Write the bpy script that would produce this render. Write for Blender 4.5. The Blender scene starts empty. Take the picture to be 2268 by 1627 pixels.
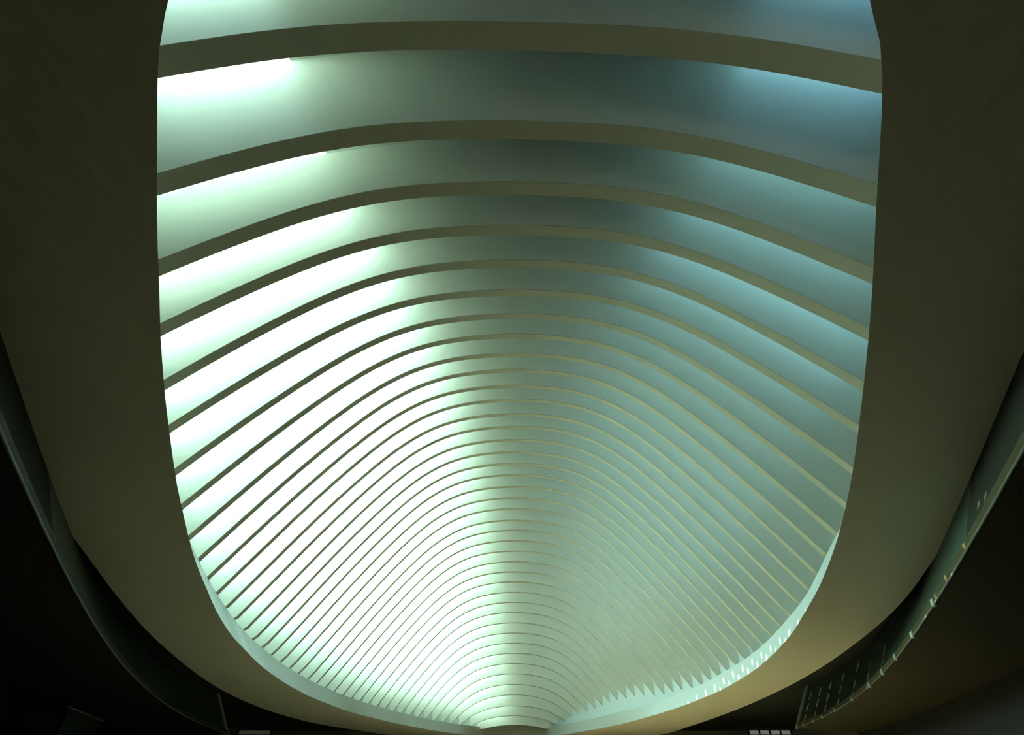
import bpy, math
import numpy as np

scene = bpy.context.scene
C = scene.collection
S = 10.0            # metres per model unit (the model is laid out in tens of metres around the viewer's eye)
EYE = 1.6

# ---------------------------------------------------------------- camera, sky, sun, exposure
cam_d = bpy.data.cameras.new('camera')
cam = bpy.data.objects.new('camera', cam_d); C.objects.link(cam)
cam.location = (0, 0, EYE)
cam.rotation_euler = (math.radians(130), 0, 0)
cam_d.sensor_fit = 'HORIZONTAL'; cam_d.sensor_width = 36
cam_d.lens = 36 * 1200 / 2268
cam_d.shift_x = -6 / 2268
cam_d.clip_start = 0.1; cam_d.clip_end = 1000
scene.camera = cam

SUN_EL = 31.0
w = bpy.data.worlds.new('sky'); scene.world = w; w.use_nodes = True
nt = w.node_tree; nt.nodes.clear()
sky = nt.nodes.new('ShaderNodeTexSky'); sky.sky_type = 'NISHITA'
sky.sun_disc = False
sky.sun_elevation = math.radians(SUN_EL); sky.sun_rotation = math.radians(-90)
sky.air_density = 1.0; sky.dust_density = 0.3; sky.ozone_density = 2.5
bg = nt.nodes.new('ShaderNodeBackground'); bg.inputs['Strength'].default_value = 3.3
out = nt.nodes.new('ShaderNodeOutputWorld')
nt.links.new(sky.outputs[0], bg.inputs[0]); nt.links.new(bg.outputs[0], out.inputs[0])

sun_d = bpy.data.lights.new('sun', 'SUN'); sun_d.energy = 125.0; sun_d.angle = math.radians(0.53)
sun_d.color = (1.0, 0.97, 0.90)
sun = bpy.data.objects.new('sun', sun_d); C.objects.link(sun)
# light travels towards +X and down
sun.rotation_euler = (0, -math.radians(90 - SUN_EL), 0)

vs = scene.view_settings
vs.view_transform = 'Standard'; vs.look = 'None'; vs.gamma = 1.0; vs.use_curve_mapping = False
vs.exposure = -1.35
scene.cycles.diffuse_bounces = 6
scene.cycles.adaptive_threshold = 0.03
scene.cycles.max_bounces = 7

# ---------------------------------------------------------------- helpers
def P(x, y, z): return (x * S, y * S, EYE + z * S)

def mat(name, col, rough=0.6, noise=0.0, scale=3.0, spec=0.3, metallic=0.0, col2=None, bump=0.0):
    m = bpy.data.materials.new(name); m.use_nodes = True
    n = m.node_tree; b = n.nodes['Principled BSDF']
    b.inputs['Roughness'].default_value = rough
    b.inputs['Metallic'].default_value = metallic
    b.inputs['Specular IOR Level'].default_value = spec
    c1 = (*col, 1); c2 = (*(col2 if col2 else [c * (1 - noise) for c in col]), 1)
    tc = n.nodes.new('ShaderNodeTexCoord')
    ns = n.nodes.new('ShaderNodeTexNoise'); ns.inputs['Scale'].default_value = scale
    ns.inputs['Detail'].default_value = 4
    mx = n.nodes.new('ShaderNodeMix'); mx.data_type = 'RGBA'
    mx.inputs[6].default_value = c1; mx.inputs[7].default_value = c2
    n.links.new(tc.outputs['Object'], ns.inputs['Vector'])
    n.links.new(ns.outputs['Fac'], mx.inputs[0])
    n.links.new(mx.outputs[2], b.inputs['Base Color'])
    if bump:
        bp = n.nodes.new('ShaderNodeBump'); bp.inputs['Strength'].default_value = bump
        n.links.new(ns.outputs['Fac'], bp.inputs['Height']); n.links.new(bp.outputs[0], b.inputs['Normal'])
    return m

def mesh_obj(name, verts, faces, m, parent=None, smooth=False):
    me = bpy.data.meshes.new(name)
    me.from_pydata([P(*v) for v in verts], [], faces)
    me.validate(); me.update()
    if m: me.materials.append(m)
    if smooth:
        for p_ in me.polygons: p_.use_smooth = True
    o = bpy.data.objects.new(name, me); C.objects.link(o)
    if parent: o.parent = parent
    return o

def fix_normals(o):
    import bmesh
    bm = bmesh.new(); bm.from_mesh(o.data); bmesh.ops.recalc_face_normals(bm, faces=bm.faces); bm.to_mesh(o.data); bm.free()
    return o

def empty(name, loc=(0, 0, 0)):
    o = bpy.data.objects.new(name, None); C.objects.link(o); o.empty_display_size = 0.5
    return o

def tag(o, label, cat, group=None):
    o['label'] = label; o['category'] = cat
    if group: o['group'] = group
    return o

def struct(o):
    o['kind'] = 'structure'; return o

def box(name, x0, x1, y0, y1, z0, z1, m, parent=None):
    v = [(x, y, z) for z in (z0, z1) for y in (y0, y1) for x in (x0, x1)]
    f = [(0, 2, 3, 1), (4, 5, 7, 6), (0, 1, 5, 4), (2, 6, 7, 3), (0, 4, 6, 2), (1, 3, 7, 5)]
    return mesh_obj(name, v, f, m, parent)

def loft(name, rows, m, parent=None, closed_rows=True, closed_cols=False, smooth=False):
    """rows: list of equal-length point lists; quads between consecutive rows."""
    n = len(rows[0]); v = [p for r in rows for p in r]; f = []
    R = len(rows)
    for i in range(R if closed_cols else R - 1):
        a = i * n; b = ((i + 1) % R) * n
        for j in range(n if closed_rows else n - 1):
            k = (j + 1) % n
            f.append((a + j, a + k, b + k, b + j))
    return mesh_obj(name, v, f, m, parent, smooth)

# ---------------------------------------------------------------- materials
M_fin = mat('white_painted_concrete', (0.67, 0.65, 0.58), 0.55, noise=0.04, scale=1.5)
M_edge_shade = mat('tan_edge_shade', (0.37, 0.31, 0.22), 0.6, noise=0.06, scale=1.0)  # shade of the rib undersides put into the colour
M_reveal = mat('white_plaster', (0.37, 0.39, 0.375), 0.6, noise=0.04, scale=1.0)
M_soffit = mat('warm_white_plaster', (0.74, 0.66, 0.54), 0.5, noise=0.10, scale=0.25)
M_dark = mat('dark_umber', (0.030, 0.024, 0.012), 0.7, noise=0.3, scale=0.3)
M_gsoff = mat('dark_ochre', (0.060, 0.045, 0.014), 0.6, noise=0.3, scale=0.2)
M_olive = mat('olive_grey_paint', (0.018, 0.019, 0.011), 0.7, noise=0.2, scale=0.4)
M_glassw = mat('dark_green_glass', (0.045, 0.078, 0.054), 0.4, noise=0.15, scale=0.3, spec=0.35)
M_rail = mat('pale_metal_rail', (0.13, 0.14, 0.11), 0.5, noise=0.1, scale=2)
M_post = mat('pale_metal_post', (0.34, 0.38, 0.30), 0.5, noise=0.1, scale=2)
M_screen = mat('near_black_glass', (0.010, 0.020, 0.015), 0.4, noise=0.1)
M_sun_spot = mat('pale_sun_spot', (0.45, 0.45, 0.40), 0.5, noise=0.05)  # sun spots along the rail, put in as pale colour
def floor_material():  # unseen floor, pale far area added to bounce light onto the soffit
    m = mat('two_tone_bounce_floor', (0.74, 0.46, 0.25), 0.4, noise=0.2, scale=0.15)
    n = m.node_tree; b = n.nodes['Principled BSDF']
    src = b.inputs['Base Color'].links[0].from_socket
    tc = n.nodes.new('ShaderNodeTexCoord'); sp = n.nodes.new('ShaderNodeSeparateXYZ')
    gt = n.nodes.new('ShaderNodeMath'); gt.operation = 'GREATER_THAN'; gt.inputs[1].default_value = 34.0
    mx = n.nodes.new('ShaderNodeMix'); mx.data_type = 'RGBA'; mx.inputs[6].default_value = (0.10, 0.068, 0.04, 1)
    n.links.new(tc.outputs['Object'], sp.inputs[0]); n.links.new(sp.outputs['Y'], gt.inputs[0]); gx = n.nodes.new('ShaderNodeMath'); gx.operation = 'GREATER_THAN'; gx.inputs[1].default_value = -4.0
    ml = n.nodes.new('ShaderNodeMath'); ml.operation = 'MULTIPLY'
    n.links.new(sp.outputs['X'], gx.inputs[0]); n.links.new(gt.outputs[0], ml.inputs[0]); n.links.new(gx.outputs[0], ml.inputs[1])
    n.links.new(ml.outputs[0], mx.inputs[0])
    n.links.new(src, mx.inputs[7]); n.links.new(mx.outputs[2], b.inputs['Base Color'])
    return m
M_floor = floor_material()
M_wall = mat('dim_hall_wall', (0.28, 0.27, 0.20), 0.7, noise=0.2, scale=0.2)
M_fleck = mat('pale_sun_fleck', (0.60, 0.64, 0.54), 0.5, noise=0.1)  # sunlit dashes on the gallery glass, put in as pale colour
M_black = mat('matt_black', (0.004, 0.004, 0.004), 0.8, noise=0.2)
M_deck = mat('roof_deck', (0.05, 0.05, 0.04), 0.8, noise=0.2)

def pane_material():
    m = bpy.data.materials.new('fritted_glass'); m.use_nodes = True
    n = m.node_tree; n.nodes.clear()
    o = n.nodes.new('ShaderNodeOutputMaterial')
    t = n.nodes.new('ShaderNodeBsdfTranslucent')
    d = n.nodes.new('ShaderNodeBsdfDiffuse')
    mx = n.nodes.new('ShaderNodeMixShader'); mx.inputs[0].default_value = 0.25
    tc = n.nodes.new('ShaderNodeTexCoord'); ns = n.nodes.new('ShaderNodeTexNoise'); ns.inputs['Scale'].default_value = 0.4
    rp = n.nodes.new('ShaderNodeMix'); rp.data_type = 'RGBA'
    rp.inputs[6].default_value = (0.56, 0.92, 0.78, 1); rp.inputs[7].default_value = (0.53, 0.89, 0.76, 1)
    n.links.new(tc.outputs['Object'], ns.inputs['Vector']); n.links.new(ns.outputs['Fac'], rp.inputs[0])
    n.links.new(rp.outputs[2], t.inputs[0]); d.inputs[0].default_value = (0.7, 0.8, 0.75, 1)
    n.links.new(t.outputs[0], mx.inputs[1]); n.links.new(d.outputs[0], mx.inputs[2]); n.links.new(mx.outputs[0], o.inputs[0])
    return m
M_pane = pane_material()

def louvre_material():
    m = bpy.data.materials.new('fine_louvres'); m.use_nodes = True
    n = m.node_tree; b = n.nodes['Principled BSDF']; b.inputs['Roughness'].default_value = 0.7
    tc = n.nodes.new('ShaderNodeTexCoord'); sp = n.nodes.new('ShaderNodeSeparateXYZ')
    mm = n.nodes.new('ShaderNodeMath'); mm.operation = 'MULTIPLY'; mm.inputs[1].default_value = 18.0
    sn = n.nodes.new('ShaderNodeMath'); sn.operation = 'SINE'
    rp = n.nodes.new('ShaderNodeValToRGB')
    rp.color_ramp.elements[0].position = 0.3; rp.color_ramp.elements[0].color = (0.004, 0.003, 0.002, 1)
    rp.color_ramp.elements[1].position = 0.9; rp.color_ramp.elements[1].color = (0.015, 0.012, 0.006, 1)
    n.links.new(tc.outputs['Object'], sp.inputs[0]); n.links.new(sp.outputs['Y'], mm.inputs[0])
    n.links.new(mm.outputs[0], sn.inputs[0]); n.links.new(sn.outputs[0], rp.inputs[0]); n.links.new(rp.outputs[0], b.inputs['Base Color'])
    return m
M_louvre = louvre_material()

# ---------------------------------------------------------------- the vault's geometry
# rib stations along the hall (front face of each rib) and the height of each rib's crown
RY = [-0.02, 0.28, 0.594, 0.905, 1.145] + [1.345 + 0.1932 * i for i in range(39)]
RZ = [1.888, 1.888, 1.8879, 1.8961, 1.9002, 1.9018, 1.9159, 1.9351, 1.9713, 2.0134, 2.0483, 2.0889, 2.1198, 2.1534, 2.1726,
      2.1971, 2.2087, 2.2197, 2.227, 2.2311, 2.2239, 2.2144, 2.203, 2.1784, 2.1643, 2.1385, 2.1094, 2.0734, 2.0364,
      1.9976, 1.9477, 1.8989, 1.8459, 1.7865, 1.7237, 1.6582, 1.5887, 1.5166, 1.4381, 1.3539, 1.2684, 1.1733, 1.0875, 1.0064]
NR = len(RY)     # index i -> rib number n = i - 1
HX = np.arange(0, 1.71, 0.05)
HV = [0.0, 0.0007, 0.0028, 0.0064, 0.0115, 0.0182, 0.0266, 0.0372, 0.0504, 0.0667, 0.0866, 0.1104, 0.1384, 0.1706, 0.207,
      0.2475, 0.2923, 0.3408, 0.3926, 0.447, 0.5035, 0.5618, 0.6217, 0.6832, 0.7461, 0.8106, 0.8764, 0.9432, 1.0106,
      1.0781, 1.1454, 1.2119, 1.2772, 1.341, 1.4027]
def hprof(x):
    x = abs(x)
    if x > 1.7: return 1.4027 + (x - 1.7) * 1.27
    return float(np.interp(x, HX, HV))
KN = {-1: .42, 0: .44, 1: .475, 2: .60, 3: .69, 4: .745, 5: .82, 6: .85, 7: .92, 8: .97, 9: 1.01}
TN = {-1: .053, 0: .053, 1: .053, 2: .032, 3: .020, 4: .012, 5: .007, 6: .004}
def kgain(n):
    if n in KN: return KN[n]
    m = (n - 25) / 15
    return 1 - 0.0278 * m + 0.0852 * m * m + 0.0835 * m ** 3 if n < 39 else 1.08 - 0.08 * (n - 39)
def thick(n): return 0.029 + 0.051 * math.exp(-(max(n, 1) - 1) / 3.2)
def rib_z(i, x):
    n = i - 1
    return RZ[i] - kgain(n) * hprof(x) - TN.get(n, 0.0) * x

# eave line (foot of the vault = upper edge of the opening), half width by station
EY = [-0.35, -0.33, -0.2, 0.2, 0.594, 0.905, 1.145, 1.345, 1.538, 1.731, 1.925, 2.118, 2.311, 2.504, 2.697, 2.891, 3.084, 3.277, 3.470, 3.663,
      3.857, 4.050, 4.243, 4.436, 4.629, 4.823, 5.016, 5.209, 5.402, 5.595, 5.789, 5.982, 6.175, 6.368, 6.561, 6.755, 6.948,
      7.141, 7.334, 7.527, 7.721, 7.914, 8.107, 8.300, 8.493, 8.687, 8.85, 8.95, 9.0]
EXL = [0.0, 0.5, 0.85, 0.98, 1.08, 1.14, 1.205, 1.25, 1.285, 1.33, 1.365, 1.40, 1.434, 1.471, 1.506, 1.538, 1.564, 1.591, 1.609, 1.627, 1.634,
       1.64, 1.645, 1.644, 1.639, 1.626, 1.614, 1.595, 1.569, 1.545, 1.511, 1.478, 1.434, 1.389, 1.339, 1.283, 1.224, 1.168,
       1.096, 1.022, .946, .859, .775, .673, .542, .46, .36, .24, 0.0]
EXR = [0.0, 0.5, 0.85, 0.98, 1.08, 1.14, 1.205, 1.25, 1.285, 1.32, 1.35, 1.38, 1.406, 1.440, 1.474, 1.508, 1.530, 1.546, 1.562, 1.576, 1.585,
       1.587, 1.58, 1.567, 1.560, 1.548, 1.533, 1.518, 1.485, 1.449, 1.417, 1.383, 1.33, 1.27, 1.21, 1.155, 1.095,
       1.03, .97, .91, .84, .76, .68, .60, .52, .45, .36, .24, 0.0]
def eave(side, y): return float(np.interp(y, EY, EXL if side < 0 else EXR))
ZC = [0.00037, -0.00987, 0.10127, -0.44296, 1.55074]
def z_top(y):
    if y < 2.5: return z_bot(y) + 0.1
    return float(np.polyval(ZC, min(y, 9.2)))
def z_bot(y):
    if y < 2.5:
        t = min(max((y + 0.6) / 3.1, 0), 1)
        return (2*t**3 - 3*t**2 + 1) * 1.0 + (-2*t**3 + 3*t**2) * 0.83671 - (t**3 - t**2) * 3.1 * 0.09826
    return z_top(y) - 0.1
def wall_off(y): return float(np.interp(y, [0.6, 0.9, 1.15, 1.54, 2.5, 3.5, 4.6, 6.0, 9.0], [0.42, 0.40, 0.26, 0.20, 0.13, 0.105, 0.08, 0.055, 0.045]))
def eave_wall_x(side, y):
    e = eave(side, y)
    return e + wall_off(y) if e > 0.5 else e * (1 + wall_off(y) / 0.5)

def spine_half(y): return float(np.interp(y, [0.9, 1.145, 1.54, 2.5, 4.4, 6.4, 8.1, 8.7, 9.1], [0.94, 0.78, 0.64, 0.50, 0.36, 0.22, 0.14, 0.12, 0.10]))
OC = {-1: .68, 0: .68, 1: .68, 2: .66, 3: .36, 4: .31, 5: .30, 6: .315, 7: .335, 8: .35, 9: .365}
GG = {-1: .25, 0: .25, 1: .25, 2: .30, 3: .48, 4: .63, 5: .75, 6: .80, 7: .87, 8: .93, 9: .99}
def glass_z(i, x):
    """underside of the glazing (and of the spine) at rib station i"""
    n = i - 1
    oc = OC.get(n, float(np.interp(n, [10, 20, 30, 42], [0.36, 0.37, 0.36, 0.30])))
    w_ = spine_half(RY[i]); ax = max(abs(x), w_)
    bump = float(np.interp(n, [1, 2, 3, 5, 10, 42], [.16, .16, .12, .09, .05, .03]))
    asym = float(np.interp(n, [2, 3, 5, 8, 30, 42], [0, .012, .055, .09, .11, .07]))      # the glazing sits closer to the ribs on the sunny side
    return RZ[i] + oc + asym * max(-1.0, min(1.0, x / w_)) * ((2.2 if n > 5 else 0.5) if x > 0 else 1.0) - GG.get(n, kgain(n)) * hprof(ax) + bump * max(0.0, 1 - (x / w_) ** 2)
def spine_z(i): return glass_z(i, 0)

# ---------------------------------------------------------------- structure: hall shell
floor = struct(box('floor', -4.3, 4.3, -3.0, 10.0, -0.19, -0.16, M_floor))
struct(box('wall_left', -4.33, -4.27, -3.0, 10.0, -0.19, 1.2, M_wall))
struct(box('wall_right', 4.27, 4.33, -3.0, 10.0, -0.19, 1.2, M_wall))
struct(box('wall_back', -4.3, 4.3, -3.06, -3.0, -0.19, 1.2, M_wall))
struct(box('wall_far', -4.3, 4.3, 10.0, 10.06, -0.19, 1.2, M_wall))

# roof deck around the vault, closed from the eave line out to the walls
def deck_z(y): return z_top(y) + 0.07
def deck():
    v = []; f = []
    ys = [-3.05, -1.5] + EY + [9.3, 9.7, 10.05]
    for y in ys:
        el = eave_wall_x(-1, y) + 0.004 if EY[0] <= y <= EY[-1] else 0.0
        er = eave_wall_x(1, y) + 0.004 if EY[0] <= y <= EY[-1] else 0.0
        z = deck_z(y)
        v += [(-4.3, y, z), (-el, y, z), (er, y, z), (4.3, y, z)]
    for i in range(len(ys) - 1):
        k = 4 * i
        f += [(k, k + 1, k + 5, k + 4), (k + 2, k + 3, k + 7, k + 6)]
    o = mesh_obj('ceiling', v, f, M_deck)
    s = o.modifiers.new('solid', 'SOLIDIFY'); s.thickness = 0.2; s.offset = 1
    return struct(o)
deck()

# ---------------------------------------------------------------- the ribbed vault
vault = tag(empty('ribbed_vault'), 'white ribbed skylight vault of curved fins rising above the oval opening', 'vault')

def build_rib(i):
    n = i - 1; y0 = RY[i]; y1 = y0 + thick(n)
    xl, xr = -eave_wall_x(-1, y0) - 0.003, eave_wall_x(1, y0) + 0.003
    N = 56
    xs = [xl + (xr - xl) * (0.5 - 0.5 * math.cos(math.pi * j / N)) * 1.0 for j in range(N + 1)]
    xs = [xl + (xr - xl) * j / N for j in range(N + 1)]
    v = []
    for x in xs:
        zb = max(rib_z(i, x), z_top(y0) - 0.02)
        zt = max(glass_z(i, x) - 0.004, zb + 0.02)
        v += [(x, y0, zb), (x, y1, zb), (x, y1, zt), (x, y0, zt)]
    f = []
    for j in range(N):
        a = 4 * j; b = a + 4
        f += [(a, b, b + 1, a + 1), (a + 1, b + 1, b + 2, a + 2), (a + 2, b + 2, b + 3, a + 3), (a + 3, b + 3, b, a)]
    f += [(0, 1, 2, 3), (4 * N + 3, 4 * N + 2, 4 * N + 1, 4 * N)]
    r_ = fix_normals(mesh_obj('rib', v, f, M_fin, vault))
    # rib's shaded underside, its tan tone put in as a coloured strip
    v = []; f = []
    for x in xs:
        zb = max(rib_z(i, x), z_top(y0) - 0.02)
        v += [(x, y0 - 0.0004, zb - 0.0015), (x, y1 + 0.0004, zb - 0.0015), (x, y1 + 0.0004, zb + 0.0015), (x, y0 - 0.0004, zb + 0.0015)]
    for j in range(N):
        a = 4 * j; b = a + 4
        f += [(a, b, b + 1, a + 1), (a + 1, b + 1, b + 2, a + 2), (a + 3, b + 3, b, a)]
    fix_normals(mesh_obj('edge_shade', v, f, M_edge_shade, r_))
    return r_
for i in range(NR): build_rib(i)

# spine over the crown
def build_spine():
    rows = []
    st = [(-0.4, 0)] + [(RY[i], i) for i in range(NR)] + [(9.1, NR - 1)]
    for y, i in st:
        h_ = spine_half(y); z = spine_z(i)
        und = [(-h_ + 2 * h_ * j / 12, y) for j in range(13)]
        rows.append([(x, y_, glass_z(i, x * spine_half(RY[i]) / h_)) for x, y_ in und] + [(h_, y, z + 0.28), (-h_, y, z + 0.28)])
    o = loft('spine', rows, M_fin, vault)
    return o
build_spine()

# glazing: one pane per bay and side
ADDED_SLOT_ROWS = [(0.778, 0.010, 0.73, 0.79), (0.800, 0.010, 0.16, 0.215)]     # slots added to the sunny panes to throw sun flecks on the reveal: centre x, half length, start and end across the bay
def build_pane(i, side):
    ya = RY[i] + thick(i - 1) - 0.004; yb = RY[i + 1] + 0.004
    xa0, xa1 = spine_half(RY[i]) - 0.01, eave_wall_x(side, RY[i]) + 0.01
    xb0, xb1 = spine_half(RY[i + 1]) - 0.01, eave_wall_x(side, RY[i + 1]) + 0.01
    if xa1 <= xa0 or xb1 <= xb0: return
    N = 10
    v = []; f = []
    def pt(t, s):
        # t along the slope (0 spine, 1 eave), s across the bay
        xa = xa0 + (xa1 - xa0) * t; xb = xb0 + (xb1 - xb0) * t
        za = glass_z(i, side * xa); zb = glass_z(i + 1, side * xb)
        return (side * (xa + (xb - xa) * s), ya + (yb - ya) * s, za + (zb - za) * s)
    holes = []
    if side < 0:
        for (c, hl, s0, s1) in ADDED_SLOT_ROWS:
            t0 = (c - hl - xa0) / (xa1 - xa0); t1 = (c + hl - xa0) / (xa1 - xa0)
            if 0.02 < t0 and t1 < 0.95: holes.append((t0, t1, s0, s1))
    ts = sorted(set([j / N for j in range(N + 1)] + [t for h_ in holes for t in h_[:2]]))
    ss = sorted(set([0, 1] + [t for h_ in holes for t in h_[2:]]))
    for t in ts:
        for s in ss: v.append(pt(t, s))
    m = len(ss)
    for a in range(len(ts) - 1):
        tm = 0.5 * (ts[a] + ts[a + 1])
        for b in range(m - 1):
            sm = 0.5 * (ss[b] + ss[b + 1])
            if any(h_[0] < tm < h_[1] and h_[2] < sm < h_[3] for h_ in holes): continue
            k = a * m + b
            f.append((k, k + 1, k + m + 1, k + m))
    return mesh_obj('glass_pane', v, f, M_pane, vault)
for i in range(NR - 1):
    for s in (-1, 1): build_pane(i, s)

# eave wall: closes the vault from the opening's upper edge up to the glazing
def build_eave():
    def loop(side): return [(side * eave_wall_x(side, y), y) for y in EY]
    pts = loop(-1) + loop(1)[-2:0:-1]
    lo, hi = [], []
    for x, y in pts:
        i = int(np.argmin([abs(y - r) for r in RY]))
        zt = z_top(y)
        lo.append((x, y, zt - 0.01)); hi.append((x, y, max(z_top(y) + 0.1, glass_z(i, x) + 0.05)))
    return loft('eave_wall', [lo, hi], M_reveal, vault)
build_eave()

# ---------------------------------------------------------------- the oval ring: reveal and soffit around the opening
ring = tag(empty('oval_ceiling_ring'), 'broad oval soffit ring framing the skylight opening, dim brown underside', 'ceiling ring')
BLy = [-0.08, -0.03, .08, .18, 0.28, 0.311, 0.352, 0.402, 0.495, 0.627, 0.733, 0.835, 1.033, 1.253, 1.489, 1.712, 1.932, 2.16, 2.352, 2.621, 2.82, 3.054, 3.264,
       3.538, 3.735, 4.08, 4.527, 4.983, 5.421, 5.903, 6.464, 6.799, 7.298, 7.905, 8.4, 8.877, 9.05, 9.12]
BLx = [0, .2, .38, .47, .541, .565, .592, .619, .665, .73, .78, .826, .916, 1.008, 1.099, 1.181, 1.253, 1.324, 1.376, 1.436, 1.481, 1.525, 1.557,
       1.583, 1.605, 1.627, 1.636, 1.622, 1.579, 1.521, 1.38, 1.295, 1.129, .89, .67, .41, .2, 0]
BRy = [-0.08, -0.03, .08, .18, 0.28, 0.317, 0.357, 0.428, 0.521, 0.635, 0.859, 1.045, 1.269, 1.521, 1.768, 1.959, 2.123, 2.323, 2.576, 2.853, 3.232, 3.803,
       4.253, 4.78, 5.136, 5.6, 6.127, 6.921, 7.4, 7.832, 8.4, 8.877, 9.05, 9.12]
BRx = [0, .2, .39, .48, .555, .585, .613, .65, .692, .742, .842, .92, 1.009, 1.105, 1.193, 1.253, 1.301, 1.351, 1.405, 1.451, 1.512, 1.561,
       1.567, 1.543, 1.502, 1.44, 1.345, 1.159, 1.01, .846, .62, .37, .2, 0]
OLy = [-1.2, -1.1, -0.6, 0.2, 0.7, 1.143, 1.294, 1.547, 1.925, 2.297, 2.805, 3.33, 4.55, 5.5, 6.3, 7.0, 7.694, 8.41, 9.1, 9.5, 9.75, 9.85]
OLx = [0, .4, .9, 1.12, 1.25, 1.409, 1.473, 1.583, 1.722, 1.81, 1.913, 2.009, 2.187, 2.245, 2.22, 2.11, 1.88, 1.637, 1.25, .85, .4, 0]
ORy = [-1.2, -1.1, -0.6, 0.2, 0.8, 1.304, 1.599, 1.768, 2.101, 2.721, 3.33, 4.223, 5.506, 6.5, 7.4, 8.3, 9.037, 9.5, 9.75, 9.85]
ORx = [0, .4, .9, 1.18, 1.34, 1.504, 1.601, 1.643, 1.737, 1.87, 1.933, 1.987, 2.005, 1.985, 1.95, 1.91, 1.7, 1.1, .5, 0]

def smooth_curve(ys, xs, n=160):
    """resample half outline by chord-length parameter (catmull-rom), monotone enough for our data"""
    p = np.array(list(zip(xs, ys)), float)
    d = np.r_[0, np.cumsum(np.sqrt((np.diff(p, axis=0) ** 2).sum(1)))]
    m = np.zeros_like(p)
    m[1:-1] = (p[2:] - p[:-2]) / (d[2:] - d[:-2])[:, None]
    m[0] = (p[1] - p[0]) / (d[1] - d[0]); m[-1] = (p[-1] - p[-2]) / (d[-1] - d[-2])
    out_ = []
    for s in np.linspace(0, d[-1], n):
        k = min(max(int(np.searchsorted(d, s)) - 1, 0), len(d) - 2)
        h_ = d[k + 1] - d[k]; t = (s - d[k]) / h_
        out_.append((2*t**3-3*t**2+1)*p[k] + (t**3-2*t**2+t)*h_*m[k] + (-2*t**3+3*t**2)*p[k+1] + (t**3-t**2)*h_*m[k+1])
    return out_
def outline(ly, lx, ry, rx, zf, n=160):
    l = smooth_curve(ly, lx, n); r = smooth_curve(ry, rx, n)
    pts = [(-max(q[0], 0), q[1]) for q in l] + [(max(q[0], 0), q[1]) for q in r[-2:0:-1]]
    return [(x, y, zf(y)) for x, y in pts]
inner_b = outline(BLy, BLx, BRy, BRx, z_bot)
inner_t = outline(EY, EXL, EY, EXR, z_top)
outer_b = outline(OLy, OLx, ORy, ORx, z_bot)
outer_t = [(x, y, z + 0.06) for x, y, z in outer_b]
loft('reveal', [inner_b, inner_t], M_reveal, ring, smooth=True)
loft('soffit', [outer_b, inner_b], M_soffit, ring)
loft('fascia', [outer_t, outer_b], M_soffit, ring)
wall_b = outline(EY, [eave_wall_x(-1, y) + 0.004 for y in EY], EY, [eave_wall_x(1, y) + 0.004 for y in EY], z_top)
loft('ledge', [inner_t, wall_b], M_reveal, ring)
loft('ring_top', [wall_b, outer_t], M_deck, ring)

# ---------------------------------------------------------------- side galleries below the ring
GZ = 0.62
def gallery_edge(c, y0, y1): return [(float(np.polyval(c, y)), float(y)) for y in np.linspace(y0, y1, 14)]
GL = gallery_edge([-0.00385, -0.00431, 0.50595, 0.60383], 0.7, 6.0)
GR = gallery_edge([-0.0063, 0.01865, 0.40416, 0.69131], 0.7, 5.563)
SOL = [(2.0, 0.8), (2.3, 1.6), (2.65, 2.5), (2.972, 3.564), (3.467, 4.753), (3.7, 5.6), (3.75, 6.2)]
SOR = [(1.9, 0.8), (2.2, 1.7), (2.643, 3.15), (2.766, 3.658), (2.932, 4.329), (3.05, 5.0), (3.095, 5.393), (3.1, 5.869)]

# unseen slab added over the vault's far tip to stop sun leaking in
box('added_end_cap', -0.66, 0.66, 8.70, 9.18, 1.10, 1.45, M_fin, vault)

def resample(pts, n):
    q = smooth_curve([p_[1] for p_ in pts], [p_[0] for p_ in pts], n)
    return [(float(a[0]), float(a[1])) for a in q]

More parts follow.
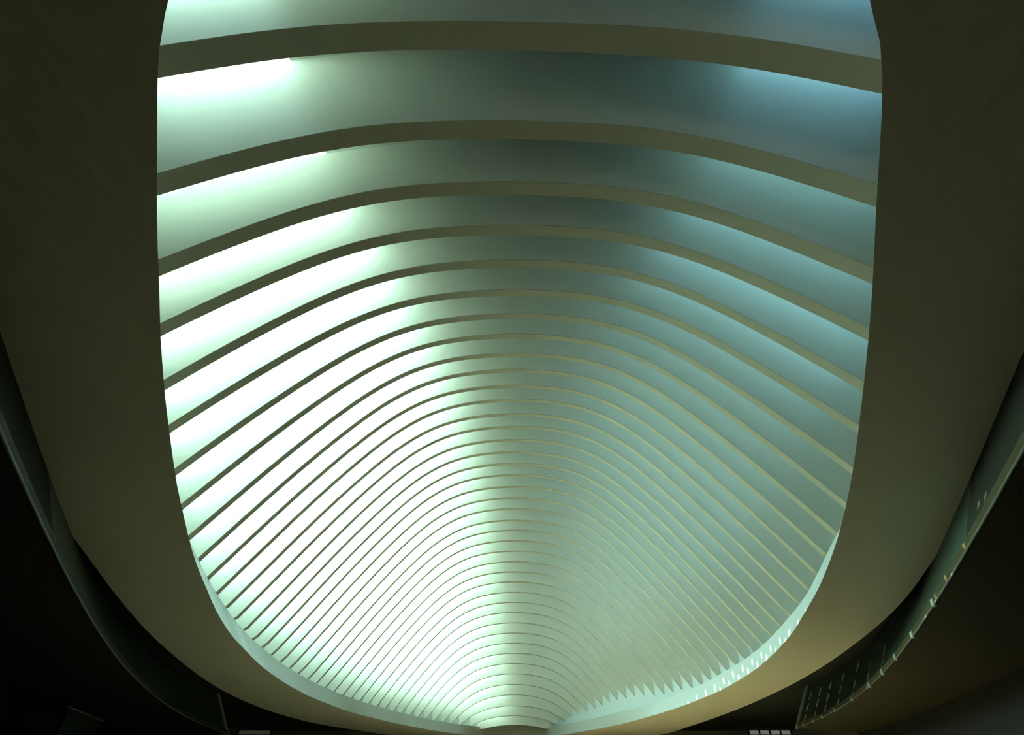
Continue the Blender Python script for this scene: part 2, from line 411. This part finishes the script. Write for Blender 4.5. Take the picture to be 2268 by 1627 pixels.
def gallery(side, edge, back, name_side):
    n = 60
    e = resample(edge, n); b = resample(back, n)
    g = tag(empty('gallery'), f'dark curved gallery slab below the ring on the {name_side}, ochre underside', 'gallery')
    rows = []
    for (ex, ey), (bx, by) in zip(e, b):
        rows.append([(side * ex, ey, GZ), (side * bx, by, GZ), (side * bx, by, GZ + 0.03), (side * ex, ey, GZ + 0.03)])
    o = loft('slab', rows, M_gsoff if side > 0 else M_dark, g)  # right slab takes the paler ochre, left the darker umber
    # rail along the slab edge
    rows = []
    for k, (ex, ey) in enumerate(e):
        a = e[max(k - 1, 0)]; c = e[min(k + 1, n - 1)]
        tx, ty = c[0] - a[0], c[1] - a[1]; l = math.hypot(tx, ty); nx, ny = -ty / l, tx / l   # towards the hall centre
        if nx > 0: nx, ny = -nx, -ny
        r = 0.0038
        ring_ = []
        for q in range(8):
            an = 2 * math.pi * q / 8
            ring_.append((side * (ex + nx * (r * math.cos(an) + 0.004)), ey + ny * (r * math.cos(an) + 0.004), GZ + 0.004 + r * math.sin(an)))
        rows.append(ring_)
    loft('edge_rail', rows, M_rail, g, smooth=True)
    # louvred screen hanging under the slab's far edge
    rows = [[(side * bx, by, GZ) for bx, by in b], [(side * bx, by, -0.16) for bx, by in b]]
    loft('louvre_screen', rows, M_louvre, g, closed_rows=False)
    # leaning parapet on the slab edge: olive upstand near, dark glass further along
    lean = 0.62
    w_ = g
    k0 = next(k for k, p_ in enumerate(e) if p_[1] > 1.6)
    def strip(nm, a, c, m):
        rows = []
        for k in range(a, c):
            ex, ey = e[k]
            hh = deck_z(ey) - GZ - 0.004
            rows.append([(side * (ex + 0.012 * lean), ey, GZ + 0.012), (side * (ex + hh * lean), ey, GZ + hh),
                         (side * (ex + hh * lean + 0.01), ey, GZ + hh), (side * (ex + 0.012 * lean + 0.012), ey, GZ + 0.012)])
        return loft(nm, rows, m, w_)
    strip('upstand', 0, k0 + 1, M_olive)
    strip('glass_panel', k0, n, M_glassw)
    ex, ey = e[-1]
    v = []
    for dy in (-0.012, 0.05):
        hh = deck_z(ey) - GZ - 0.004
        v += [(side * (ex - 0.004), ey + dy, GZ + 0.0), (side * (ex + hh * lean - 0.004), ey + dy, GZ + hh),
              (side * (ex + hh * lean + 0.02), ey + dy, GZ + hh), (side * (ex + 0.02), ey + dy, GZ + 0.0)]
    mesh_obj('end_post', v, [(0, 1, 2, 3), (7, 6, 5, 4), (0, 4, 5, 1), (1, 5, 6, 2), (2, 6, 7, 3), (3, 7, 4, 0)], M_post, w_)
    return g, w_, e
gl = gallery(-1, GL, SOL, 'left')
gr = gallery(1, GR, SOR, 'right')

# sun flecks on the right-hand gallery, put in as pale dashes and rail spots
def edge_x(e, y): return float(np.interp(y, [q[1] for q in e], [q[0] for q in e]))
def fleck(g, e, y, h):
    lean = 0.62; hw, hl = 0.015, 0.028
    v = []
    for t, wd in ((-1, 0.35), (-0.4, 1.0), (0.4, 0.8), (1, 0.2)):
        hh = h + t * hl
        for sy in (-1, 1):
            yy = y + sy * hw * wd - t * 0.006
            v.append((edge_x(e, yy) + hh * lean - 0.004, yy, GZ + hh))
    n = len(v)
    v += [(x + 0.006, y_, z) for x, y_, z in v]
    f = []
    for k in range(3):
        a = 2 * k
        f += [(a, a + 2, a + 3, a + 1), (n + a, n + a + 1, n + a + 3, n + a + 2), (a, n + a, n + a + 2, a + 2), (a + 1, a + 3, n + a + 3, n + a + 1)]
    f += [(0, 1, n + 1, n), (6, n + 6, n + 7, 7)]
    return mesh_obj('sun_fleck', v, f, M_fleck, g)
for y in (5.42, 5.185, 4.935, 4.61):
    for h in (0.052, 0.133, 0.216): fleck(gr[0], gr[2], y, h)
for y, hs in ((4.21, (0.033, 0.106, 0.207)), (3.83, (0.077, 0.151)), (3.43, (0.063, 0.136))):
    for h in hs: fleck(gr[0], gr[2], y, h)

def sun_spot_mesh():  # small white blob that stands for a sun spot on the rail
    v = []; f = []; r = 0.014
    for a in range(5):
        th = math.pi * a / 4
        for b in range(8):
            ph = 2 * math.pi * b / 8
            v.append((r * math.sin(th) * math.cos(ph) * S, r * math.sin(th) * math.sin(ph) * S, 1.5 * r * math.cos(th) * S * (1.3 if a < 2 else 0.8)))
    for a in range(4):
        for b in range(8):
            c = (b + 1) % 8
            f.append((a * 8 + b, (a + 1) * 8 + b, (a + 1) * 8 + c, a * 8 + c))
    me = bpy.data.meshes.new('rail_sun_spot'); me.from_pydata(v, [], f); me.validate(); me.update(); me.materials.append(M_sun_spot)
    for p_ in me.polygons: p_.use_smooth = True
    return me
KM = sun_spot_mesh()
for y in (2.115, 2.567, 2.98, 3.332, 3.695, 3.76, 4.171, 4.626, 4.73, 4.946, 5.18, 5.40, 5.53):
    o = bpy.data.objects.new('rail_sun_spot', KM); C.objects.link(o); o.parent = gr[0]
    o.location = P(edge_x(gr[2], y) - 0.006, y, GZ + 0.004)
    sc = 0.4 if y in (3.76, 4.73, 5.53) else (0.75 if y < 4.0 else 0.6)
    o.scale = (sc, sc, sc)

# tall dark glass screen standing under the left gallery
scr = tag(empty('glass_screen'), 'tall dark glass screen with a pale top edge under the left gallery', 'screen')
def plank(name, a, b, z0, z1, th, m, parent):
    dx, dy = b[0] - a[0], b[1] - a[1]; l = math.hypot(dx, dy); nx, ny = -dy / l * th, dx / l * th
    q = [a, b, (b[0] + nx, b[1] + ny), (a[0] + nx, a[1] + ny)]
    v = [(x, y, z0) for x, y in q] + [(x, y, z1) for x, y in q]
    return mesh_obj(name, v, [(3, 2, 1, 0), (4, 5, 6, 7), (0, 1, 5, 4), (1, 2, 6, 5), (2, 3, 7, 6), (3, 0, 4, 7)], m, parent)
plank('pane', (-2.77, 3.94), (-2.91, 4.53), -0.16, 0.545, 0.01, M_screen, scr)
plank('top_edge', (-2.765, 3.93), (-2.908, 4.54), 0.545, 0.553, 0.014, M_rail, scr)

# clerestory windows high in the far wall
def emis(name, col, st):
    m = bpy.data.materials.new(name); m.use_nodes = True
    n = m.node_tree; b = n.nodes['Principled BSDF']
    b.inputs['Base Color'].default_value = (*col, 1); b.inputs['Roughness'].default_value = 0.3
    b.inputs['Emission Color'].default_value = (*col, 1); b.inputs['Emission Strength'].default_value = st
    return m
M_day = emis('daylit_pane', (0.85, 0.92, 0.78), 0.35)
M_dusk = emis('dim_pane', (0.75, 0.85, 0.62), 0.06)
def clerestory(name, x0, x1, z0, z1, n, m):
    w_ = struct(empty(name))
    dx = (x1 - x0) / n
    for k in range(n):
        box('pane', x0 + k * dx + 0.012, x0 + (k + 1) * dx - 0.012, 9.988, 9.996, z0 + 0.004, z1 - 0.004, m, w_)
    for k in range(n + 1):
        box('mullion', x0 + k * dx - 0.012, x0 + k * dx + 0.012, 9.98, 9.999, z0, z1, M_black, w_)
clerestory('window_1', 3.60, 4.25, 1.03, 1.10, 4, M_day)
clerestory('window_2', -4.25, -3.75, 1.03, 1.09, 1, M_dusk)
